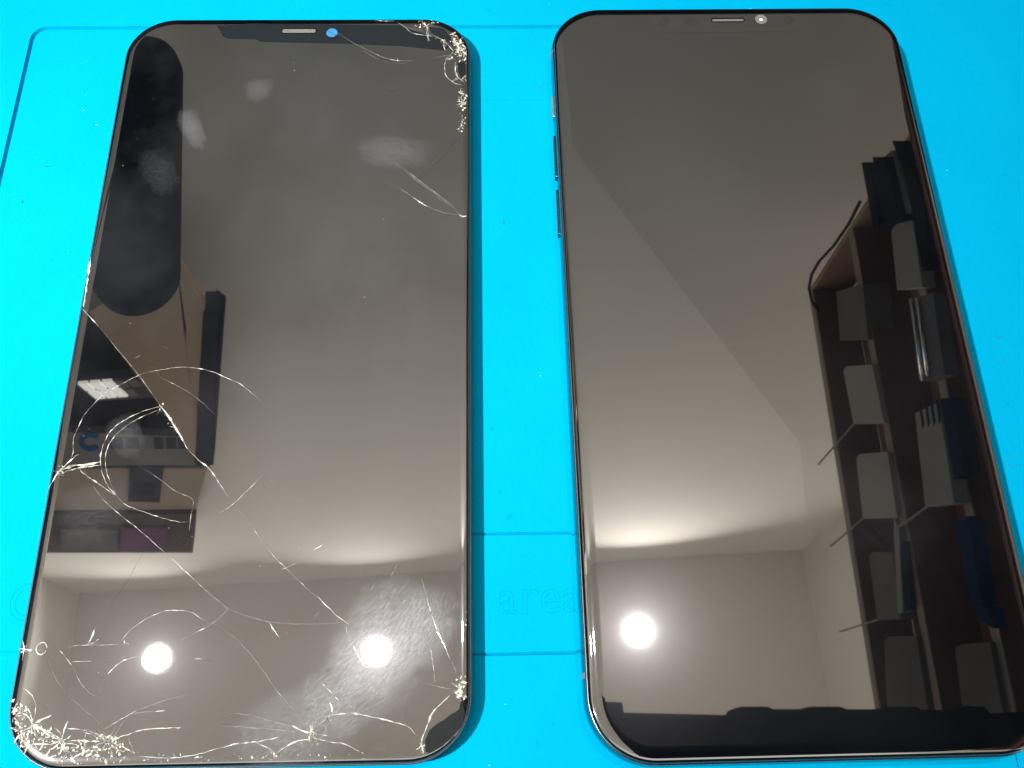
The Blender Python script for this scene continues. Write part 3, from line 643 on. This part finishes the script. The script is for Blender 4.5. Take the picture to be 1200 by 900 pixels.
CR = [
 # long diagonal from the left edge
 ([(97, 362), (106, 372), (115, 382)], .34, 'crack'), ([(115, 382), (140, 412), (163, 440), (188, 475)], .13, 'crack_f'),
 ([(186, 474), (196, 486), (205, 500), (220, 526)], .5, 'crack'), ([(220, 526), (234, 540), (247, 551), (258, 568), (267, 582)], .22, 'crack'),
 # big arc
 ([(86, 527), (86, 515), (92, 500), (100, 485), (118, 465), (130, 457), (160, 441), (175, 436)], .15, 'crack'),
 ([(175, 436), (205, 431), (225, 431), (247, 435), (268, 444), (282, 450), (293, 459), (305, 470)], .15, 'crack'),
 ([(184, 435), (190, 443), (215, 456), (235, 470), (254, 488)], .1, 'crack_f'),
 # inner arc
 ([(187, 476), (165, 483), (145, 493), (130, 505), (121, 522), (118, 537), (120, 555), (127, 570), (137, 581)], .2, 'crack'),
 ([(187, 480), (168, 488), (148, 499), (130, 517), (124, 533), (124, 547), (129, 565), (136, 579)], .15, 'crack'),
 ([(135, 579), (145, 590), (155, 595), (172, 601), (190, 607), (212, 612), (222, 611)], .15, 'crack'),
 ([(258, 601), (268, 595), (277, 587), (288, 577), (299, 566), (308, 556)], .15, 'crack'),
 ([(223, 611), (224, 602), (222, 622)], .2, 'crack_f'), ([(163, 545), (185, 560), (205, 575), (226, 586), (223, 606)], .12, 'crack_f'),
 # left edge hub
 ([(57, 573), (65, 558), (72, 550), (88, 535), (92, 533)], .35, 'crack'), ([(70, 552), (85, 546), (100, 545), (118, 541)], .62, 'crack'),
 ([(72, 555), (90, 549), (118, 545)], .3, 'crack'), ([(85, 520), (86, 530), (83, 538), (80, 543)], .25, 'crack_f'),
 ([(92, 545), (96, 553), (105, 560), (120, 570), (135, 580)], .2, 'crack'), ([(98, 550), (104, 563)], .12, 'crack_f'),
 ([(110, 570), (118, 582), (137, 600), (162, 620), (197, 651), (235, 686), (267, 714)], .15, 'crack'),
 ([(260, 706), (269, 714), (290, 722), (318, 729), (345, 731), (380, 731), (403, 729)], .12, 'crack_f'),
 ([(280, 600), (292, 613), (315, 645), (335, 666), (360, 690), (378, 706)], .13, 'crack_f'), ([(372, 699), (388, 715), (398, 724), (409, 732)], .2, 'crack'),
 ([(267, 714), (252, 728), (238, 737), (224, 744), (210, 751)], .13, 'crack'),
 ([(80, 758), (98, 756), (115, 756), (140, 755)], .15, 'crack'), ([(140, 755), (149, 742), (165, 729), (177, 722), (190, 717), (201, 715), (222, 717), (238, 726)], .16, 'crack'),
 ([(238, 726), (257, 735), (280, 752), (302, 777), (325, 810), (347, 835), (362, 851)], .11, 'crack_f'),
 ([(167, 647), (150, 680), (135, 702)], .12, 'crack_d'), ([(135, 702), (117, 730), (108, 744)], .14, 'crack_d'), ([(111, 737), (107, 748), (103, 755)], .3, 'crack'),
 ([(22, 760), (28, 761), (38, 762)], .4, 'crack'), ([(27, 750), (28, 762), (26, 775)], .3, 'crack'), ([(57, 772), (63, 791), (79, 814), (100, 833), (122, 853)], .1, 'crack_f'),
 ([(70, 762), (77, 770), (86, 782)], .2, 'crack'), ([(86, 782), (93, 798), (105, 812), (117, 817)], .12, 'crack_f'), ([(84, 776), (95, 775), (108, 775)], .2, 'crack'), ([(108, 775), (122, 776), (135, 777)], .12, 'crack_d'),
 ([(117, 817), (121, 805), (126, 793)], .16, 'crack_d'), ([(126, 790), (134, 782), (145, 774), (161, 769)], .25, 'crack'),
 ([(203, 777), (233, 773), (250, 775)], .13, 'crack_d'), ([(228, 772), (238, 772)], .22, 'crack'),
 ([(119, 858), (119, 840), (118, 822)], .12, 'crack_d'), ([(122, 855), (147, 840), (161, 832)], .18, 'crack'), ([(161, 832), (196, 820), (217, 815)], .1, 'crack_f'), ([(182, 834), (194, 833)], .25, 'crack'), ([(145, 838), (170, 834), (190, 834)], .1, 'crack_f'),
 ([(126, 868), (149, 861), (163, 856), (177, 854), (195, 853), (212, 853)], .3, 'crack'), ([(79, 854), (90, 854), (103, 856)], .25, 'crack'), ([(103, 856), (112, 859), (122, 863)], .15, 'crack'),
 ([(149, 861), (153, 872), (158, 884)], .12, 'crack_f'), ([(82, 868), (100, 868), (118, 869)], .3, 'crack'),
 # bottom left hub
 ([(38, 849), (41, 838), (42, 826), (39, 818), (35, 812), (26, 805)], .22, 'crack'), ([(38, 849), (50, 843), (61, 838)], .35, 'crack'), ([(38, 849), (55, 857), (72, 866)], .4, 'crack'),
 ([(38, 849), (30, 857), (21, 863), (16, 872)], .4, 'crack'), ([(72, 866), (60, 872), (40, 872), (34, 874)], .3, 'crack'), ([(22, 863), (30, 873), (42, 885)], .4, 'crack'), ([(72, 866), (76, 872), (68, 886)], .3, 'crack'),
 # lower edge run
 ([(160, 886), (190, 888), (215, 887), (243, 881), (264, 874)], .16, 'crack'), ([(258, 877), (280, 871), (302, 869), (327, 864)], .28, 'crack'), ([(300, 870), (313, 876), (319, 880)], .28, 'crack'), ([(319, 880), (308, 888), (290, 892)], .2, 'crack_f'),
 ([(322, 884), (335, 875), (350, 868), (365, 866)], .28, 'crack'), ([(260, 851), (310, 854), (357, 859)], .13, 'crack_f'), ([(260, 835), (292, 838), (335, 850), (360, 858)], .12, 'crack_f'), ([(342, 850), (352, 855), (362, 859)], .35, 'crack'), ([(362, 870), (364, 858), (366, 850)], .45, 'crack'),
 ([(366, 855), (380, 844), (395, 837), (417, 836), (435, 840), (457, 845), (477, 851), (485, 858), (495, 872)], .24, 'crack'), ([(387, 823), (389, 830), (390, 838)], .5, 'crack'), ([(470, 838), (477, 850)], .14, 'crack_f'),
 ([(365, 864), (390, 870), (405, 872), (421, 881)], .22, 'crack'), ([(377, 801), (387, 810), (397, 821)], .18, 'crack'), ([(361, 777), (361, 792), (358, 815)], .08, 'crack_f'), ([(375, 868), (381, 858), (384, 849)], .16, 'crack_f'),
 # bottom right wedge
 ([(495, 880), (494, 867), (500, 852), (507, 835), (520, 822), (532, 810)], .28, 'crack'), ([(496, 872), (496, 884)], .5, 'crack'),
 ([(500, 700), (504, 715), (507, 722)], .14, 'crack'), ([(506, 722), (510, 732), (520, 755), (527, 772)], .36, 'crack'), ([(527, 772), (532, 782), (537, 796)], .16, 'crack_f'), ([(504, 757), (507, 775), (510, 800)], .16, 'crack'), ([(498, 800), (515, 805), (532, 808)], .12, 'crack_f'),
 ([(414, 756), (421, 770), (430, 785)], .4, 'crack'), ([(405, 732), (408, 745), (414, 756)], .12, 'crack_f'), ([(316, 729), (322, 740), (328, 748)], .18, 'crack'), ([(366, 727), (373, 718)], .1, 'crack_f'),
 ([(367, 645), (374, 641), (380, 637)], .22, 'crack'), ([(326, 669), (338, 664), (352, 657)], .18, 'crack_f'), ([(457, 677), (462, 668), (466, 660)], .12, 'crack_f'), ([(434, 692), (440, 682)], .12, 'crack_f'), ([(493, 675), (500, 698)], .1, 'crack_f'),
 # right edge, upper
 ([(462, 189), (475, 199), (488, 209), (508, 224), (526, 238), (538, 251)], .14, 'crack_f'), ([(464, 193), (490, 213), (512, 229), (528, 242)], .08, 'crack_f'), ([(538, 251), (542, 254), (547, 253)], .5, 'crack'), ([(468, 220), (482, 230)], .1, 'crack_f'), ([(482, 230), (491, 236), (501, 242)], .2, 'crack'), ([(501, 242), (518, 249), (538, 252)], .1, 'crack_f'), ([(490, 208), (515, 184), (540, 160)], .14, 'crack_d'), ([(494, 210), (516, 190), (536, 172)], .1, 'crack_d'),
 ([(394, 38), (410, 48), (426, 57)], .1, 'crack_f'), ([(424, 55), (446, 66), (466, 71), (484, 71)], .12, 'crack'), ([(426, 60), (445, 70), (462, 74), (476, 74)], .08, 'crack_f'), ([(466, 68), (466, 73)], .16, 'crack'), ([(456, 103), (463, 104)], .15, 'crack_f'),
 ([(466, 26), (476, 33), (484, 39), (510, 43)], .16, 'crack'), ([(510, 43), (520, 48), (527, 55), (531, 60)], .25, 'crack'), ([(476, 32), (490, 35), (502, 38)], .14, 'crack_f'), ([(510, 38), (521, 34)], .16, 'crack'), ([(508, 69), (518, 66), (530, 65)], .12, 'crack_f'),
 ([(523, 68), (521, 78), (523, 89), (532, 97), (542, 100)], .22, 'crack'), ([(523, 70), (530, 69)], .15, 'crack'), ([(534, 72), (534, 84), (538, 92), (545, 97)], .25, 'crack'), ([(546, 88), (540, 94)], .4, 'crack'), ([(440, 23.5), (450, 24.5), (462, 24.5)], .35, 'crack'),
 # left edge, upper chip strip
 ([(107, 300), (104, 318), (101, 338), (98, 360)], .5, 'crack'),
 ([(151, 378), (154, 380)], .2, 'crack_f'), ([(157, 420), (165, 416)], .15, 'crack_f'), ([(190, 406), (197, 409)], .15, 'crack_f'), ([(150, 418), (154, 412)], .1, 'crack_f'),
]
for pts, wd, mt in CR: crack(pts, wd, mt)
def web(px, py, n, r0, r1, wd, a0=0, a1=360):
    """star of short jagged rays round a point of impact"""
    for k in range(n):
        a = math.radians(random.uniform(a0, a1)); ln = r0 + (r1-r0)*random.random()**1.6
        pts = [(px, py)]; x, y = px, py
        for q in range(3):
            a += random.gauss(0, .22); x += ln/3*math.cos(a); y += ln/3*math.sin(a)
            X, Y = lz(x, y); ax, ay = abs(X)-(W1/2-R1), abs(Y)-(H1/2-R1)
            if ax > R1-1 or ay > R1-1 or (ax > 0 and ay > 0 and math.hypot(ax, ay) > R1-1.1): break
            pts.append((x, y))
        if len(pts) > 1: crack(pts, wd*random.uniform(.5, 1.3), random.choice(('crack', 'crack', 'crack_f')), step=.3)
web(38, 849, 16, 8, 34, .26); web(126, 868, 14, 8, 38, .17); web(72, 868, 14, 8, 40, .26); web(24, 835, 8, 5, 18, .24); web(100, 880, 10, 6, 30, .26); web(45, 882, 9, 6, 26, .28)
web(364, 858, 11, 6, 26, .15); web(388, 838, 5, 4, 12, .14); web(541, 806, 10, 5, 18, .26); web(495, 872, 6, 5, 18, .2)
web(537, 55, 16, 5, 22, .24); web(536, 90, 7, 4, 13, .2); web(541, 120, 8, 4, 14, .22); web(500, 30, 8, 5, 20, .2); web(542, 145, 6, 4, 12, .18); web(520, 47, 6, 4, 16, .2)
web(66, 553, 7, 5, 15, .18); web(188, 476, 6, 4, 11, .13); web(206, 502, 4, 3, 9, .13); web(26, 761, 8, 4, 12, .2); web(112, 752, 4, 4, 9, .2); web(146, 755, 4, 4, 9, .2); web(320, 880, 5, 4, 14, .18)
# circular chip near the left edge
cx_, cy_ = lz(49, 760)
bm = tube([(cx_ + .85*math.cos(k*math.pi/9), cy_ + 1.0*math.sin(k*math.pi/9), ZL+.03) for k in range(18)], .13, 5); lpart(bm, 'round_chip', M['crack'])

def shard_bm(x, y, r, z, tilt):
    bm = bmesh.new(); n = random.choice((3, 3, 4, 5)); a0 = random.random()*6.28
    el = random.choice((1, 1.6, 2.6, 3.6)); er = random.random()*6.28
    tx, ty = random.uniform(-tilt, tilt), random.uniform(-tilt, tilt)
    lo_, hi_ = [], []
    for k in range(n):
        rr = r*random.uniform(.5, 1.15); a = a0 + 6.283*k/n
        u_, v_ = rr*math.cos(a)*math.sqrt(el), rr*math.sin(a)/math.sqrt(el)*random.uniform(.5, 1)
        dx, dy = u_*math.cos(er) - v_*math.sin(er), u_*math.sin(er) + v_*math.cos(er)
        zz = max(0, dx*tx + dy*ty)
        lo_.append(bm.verts.new((x+dx, y+dy, z))); hi_.append(bm.verts.new((x+dx*.8, y+dy*.8, z+.03+zz)))
    skin(bm, lo_, hi_); bm.faces.new(lo_); bm.faces.new(hi_)
    return bm
def cluster(path, spread, n, rmin, rmax, big=0):
    global SPL
    for i in range(n):
        k = random.random()*(len(path)-1); j = int(k); u = k-j
        px = path[j][0]*(1-u) + path[j+1][0]*u + random.gauss(0, spread); py = path[j][1]*(1-u) + path[j+1][1]*u + random.gauss(0, spread)
        x, y = lz(px, py)
        # stay on the panel
        ax, ay = abs(x)-(W1/2-R1), abs(y)-(H1/2-R1)
        if ax > R1-.5 or ay > R1-.5 or (ax > 0 and ay > 0 and math.hypot(ax, ay) > R1-.5): continue
        SPL.append((x, y, rmin + (rmax-rmin)*random.random()**2))
SPL = []
cluster([(532, 44), (538, 55), (544, 70)], 3.5, 90, .1, .55)
cluster([(487, 31), (500, 27), (511, 27)], 2.2, 30, .1, .4)
cluster([(540, 105), (544, 118), (541, 127)], 2.5, 50, .1, .45)
cluster([(543, 130), (542, 145), (540, 155)], 2, 28, .08, .32)
cluster([(535, 80), (543, 95)], 4, 16, .08, .3)
cluster([(516, 46), (528, 52)], 4, 22, .08, .3)
cluster([(16, 825), (20, 845), (26, 868), (40, 884)], 4.5, 90, .1, .55)
cluster([(38, 849), (60, 868), (90, 880)], 6, 70, .1, .45)
cluster([(50, 888), (80, 888), (150, 890)], 3.0, 70, .1, .5)
cluster([(95, 880), (118, 876), (140, 872)], 5, 60, .1, .5)
cluster([(126, 868), (118, 858)], 4, 26, .08, .3)
cluster([(150, 874), (158, 882)], 3, 12, .1, .35)
cluster([(160, 889), (250, 890), (330, 886), (440, 886)], 2.5, 80, .06, .34)
cluster([(541, 796), (541, 808), (537, 815), (544, 820)], 3.2, 50, .1, .5)
cluster([(545, 715), (546, 740)], 1.5, 14, .06, .25)
cluster([(364, 858), (372, 866), (355, 868)], 4, 26, .06, .3)
cluster([(62, 555), (72, 550)], 3, 16, .06, .3)
cluster([(188, 477), (206, 502), (213, 515)], 2.2, 22, .06, .25)
cluster([(388, 838), (405, 836)], 3, 12, .06, .25)
cluster([(28, 762), (24, 758)], 3, 14, .06, .25)
cluster([(103, 320), (98, 360)], 1.2, 24, .06, .22)
cluster([(495, 872), (494, 884)], 2.5, 12, .06, .25)
SPL.sort(key=lambda s: -s[2])
for (x, y, r) in SPL[:60]:
    lpart(shard_bm(x, y, r*1.25, ZL+.033, .55), 'glass_shard', M['splinter'])
bm = bmesh.new()
for (x, y, r) in SPL[60:]:
    b2 = shard_bm(x, y, r, ZL+.033, .6); me_ = bpy.data.meshes.new('t'); b2.to_mesh(me_); b2.free(); bm.from_mesh(me_); bpy.data.meshes.remove(me_)
lpart(bm, 'glass_splinters', M['splinter'])['kind'] = 'stuff'
# loose pieces lifted out of the plane; dull ink stands in for their dark reflection
def plate(pxs, z0, tiltx, tilty, mat, name='glass_shard', label=None):
    P2 = [Vector(lz(*p)) for p in pxs]; c = sum(P2, Vector((0, 0)))/len(P2)
    bm = bmesh.new()
    lo_ = [bm.verts.new((p.x, p.y, ZL+.005)) for p in P2]; hi_ = [bm.verts.new((p.x, p.y, max(ZL+.012, z0 + (p.x-c.x)*tiltx + (p.y-c.y)*tilty))) for p in P2]
    skin(bm, lo_, hi_); bm.faces.new(lo_); bm.faces.new(hi_)
    o = lpart(bm, name, mat)
    if label: o['label'] = label
    return o
plate([(498, 868), (503, 856), (512, 848), (520, 844), (527, 838), (534, 834), (543, 827), (545, 836), (540, 850), (530, 864), (518, 875), (505, 882), (499, 882)], ZL+.09, -.015, .012, M['ink'], label='dark lifted glass wedge in the lower right corner')
plate([(536, 74), (545, 73), (546, 88), (541, 92), (537, 84)], ZL+.16, -.05, 0, M['ink'])
plate([(503, 32), (520, 34), (528, 44), (530, 52), (520, 46), (505, 38)], ZL+.12, .03, .03, M['ink'])
flecks(130, lambda: (lambda r: (r[0]*W1*.47, r[1]*H1*.47))((random.uniform(-1, 1), random.uniform(-1, 1))), .025, .095, ZL+.035, M['dust'], 'dust_specks', lp)

# ------------------------------------------------------------------ intact phone
W2, H2, R2 = 77.8, 158.2, 11.2
RC = (95.307, -0.483, 0.00536)
rp = thing('smartphone', 'intact black smartphone with clean glossy display and steel frame, lying on the right', 'phone', (RC[0], RC[1], -.12), RC[2])
def rl_(px, py, z=ZR):
    x, y = on_z(px, py, z); x -= RC[0]; y -= RC[1]; c, s = math.cos(-RC[2]), math.sin(-RC[2])
    return (x*c - y*s, x*s + y*c)
def rpart(bm, name, mat, smooth=False): return finish(bm, name, mat, rp, (0, 0, -.12), smooth)
bm = bmesh.new()
prof = []
for k in range(0, 13):
    a = math.radians(-90 + 180*k/12); prof.append((1.7 - 1.7*max(0, math.cos(a))**.42, 3.4 + 3.35*math.sin(a)))
loft(bm, [(rrect(W2-2*i, H2-2*i, R2-i, 16), z) for i, z in prof])
rpart(bm, 'frame', M['steel'])
bm = bmesh.new(); loft(bm, [(rrect(W2-2*i, H2-2*i, R2-i, 16), z) for i, z in ((.8, 5.9), (.55, 6.35), (.6, 6.62), (1.35, 6.7))], False, True)
rpart(bm, 'gasket', M['gasket'])
bm = bmesh.new(); loft(bm, [(rrect(W2-2*i, H2-2*i, R2-i, 16), z) for i, z in ((.36, 5.95), (.26, 6.08), (.32, 6.36), (.6, 6.45))], False, False)
rpart(bm, 'bevel_line', M['steel_l'], True)
GR = screen_glass('intact_display_glass', 2.72, .0022, [(-12, 30, 16, 22, .4, .018, 4, 7), (14, -38, 14, 10, -.5, .02, 5, 8), (20, 55, 9, 9, 0, .014, 5, 6)], .004, .018)
gp = [(.7, 6.5), (.58, 6.68), (.62, 6.86), (.8, 7.03), (1.1, 7.16), (1.55, 7.27), (2.05, 7.34), (2.6, 7.38), (3.2, ZR)]
bm = bmesh.new(); loft(bm, [(rrect(W2-2*i, H2-2*i, R2-i, 16), z) for i, z in gp], True, True)
rpart(bm, 'glass', GR)
# notch and its parts
M['notch_r'] = screen_glass('notch_ink', 2.79, .006, [], 0, .004); M['sensor'] = P('sensor_window', (.004, .004, .005), .02, ior=2.5)
def rz(px, py): return rl_(px, py, ZR)
nt = [(760, 19), (764, 28), (768, 35), (776, 38.5), (850, 38), (925, 36.5), (933, 33), (937, 25), (940, 16.5)]
rpart(prism([rz(*p) for p in nt], ZR+.006, ZR+.014), 'notch', M['notch_r'])
for (px, py, r) in ((778, 25.5, 1.45), (811, 25, 1.5), (924, 23.5, 1.2)):
    c = rz(px, py); bm = bmesh.new(); loft(bm, [([(c[0]+r*math.cos(k*math.pi/12), c[1]+r*math.sin(k*math.pi/12)) for k in range(24)], z) for z in (ZR+.016, ZR+.022)]); rpart(bm, 'sensor_window', M['sensor'])
c0, c1 = rz(833, 24), rz(873, 23); ln = c1[0]-c0[0]; cc2 = ((c0[0]+c1[0])/2, (c0[1]+c1[1])/2)
bm = bmesh.new(); loft(bm, [(rrect(ln, 1.35, .66, 6, *cc2), ZR+.018), (rrect(ln-.1, 1.25, .6, 6, *cc2), ZR+.03)]); slot = rpart(bm, 'earpiece_slot', M['slot'])
bm = bmesh.new(); loft(bm, [(rrect(ln-.6, .62, .3, 6, cc2[0], cc2[1]-.05), ZR+.032), (rrect(ln-.7, .55, .27, 6, cc2[0], cc2[1]-.05), ZR+.045)]); rpart(bm, 'earpiece_mesh', M['mesh']).parent = slot
c = rz(892, 22.5); bm = bmesh.new(); loft(bm, [([(c[0]+r*math.cos(k*math.pi/14), c[1]+r*math.sin(k*math.pi/14)) for k in range(28)], z) for r, z in ((1.35, ZR+.016), (1.3, ZR+.03))]); cl = rpart(bm, 'camera_lens', M['lens'])
c = (c[0]-.05, c[1]-.15); bm = bmesh.new(); loft(bm, [([(c[0]+r*math.cos(k*math.pi/8), c[1]+r*math.sin(k*math.pi/8)) for k in range(16)], z) for r, z in ((.35, ZR+.032), (.28, ZR+.05))]); rpart(bm, 'lens_glint', M['trim']).parent = cl  # lens highlight put in as a small white disc
# side controls on the left of the frame
def side(y0, y1, z0, z1, proud, name, mat):
    x = -W2/2
    bm = box(x-proud, x+.9, y0, y1, z0, z1, .14)
    return rpart(bm, name, mat)
def sy(px, py): return rl_(px, py, 3.3)[1]
side(sy(646, 140), sy(646, 116), 2.6, 4.3, .28, 'mute_switch', M['switch'])
side(sy(651, 210), sy(650, 162), 2.5, 4.2, .35, 'volume_button', M['button'])
side(sy(655, 277), sy(653, 225), 2.5, 4.2, .35, 'volume_button', M['button'])
def band(yc, wd):
    bm = bmesh.new()
    loops = []
    for i, z in prof: loops.append((-W2/2 + i - .02, z))
    a = [bm.verts.new((x, yc-wd/2, z)) for x, z in loops]; b_ = [bm.verts.new((x, yc+wd/2, z)) for x, z in loops]
    a2 = [bm.verts.new((x+.3, yc-wd/2, z)) for x, z in loops]; b2 = [bm.verts.new((x+.3, yc+wd/2, z)) for x, z in loops]
    for i in range(len(a)-1):
        bm.faces.new((a[i], a[i+1], b_[i+1], b_[i])); bm.faces.new((a[i], a2[i], a2[i+1], a[i+1])); bm.faces.new((b_[i], b_[i+1], b2[i+1], b2[i]))
    return rpart(bm, 'antenna_band', M['band'])
band(sy(687, 793), .9); band(sy(649, 70), .9)
flecks(60, lambda: (random.uniform(-34, 34), random.uniform(-70, 72)), .03, .12, ZR+.002, M['dust'], 'dust_specks', rp)
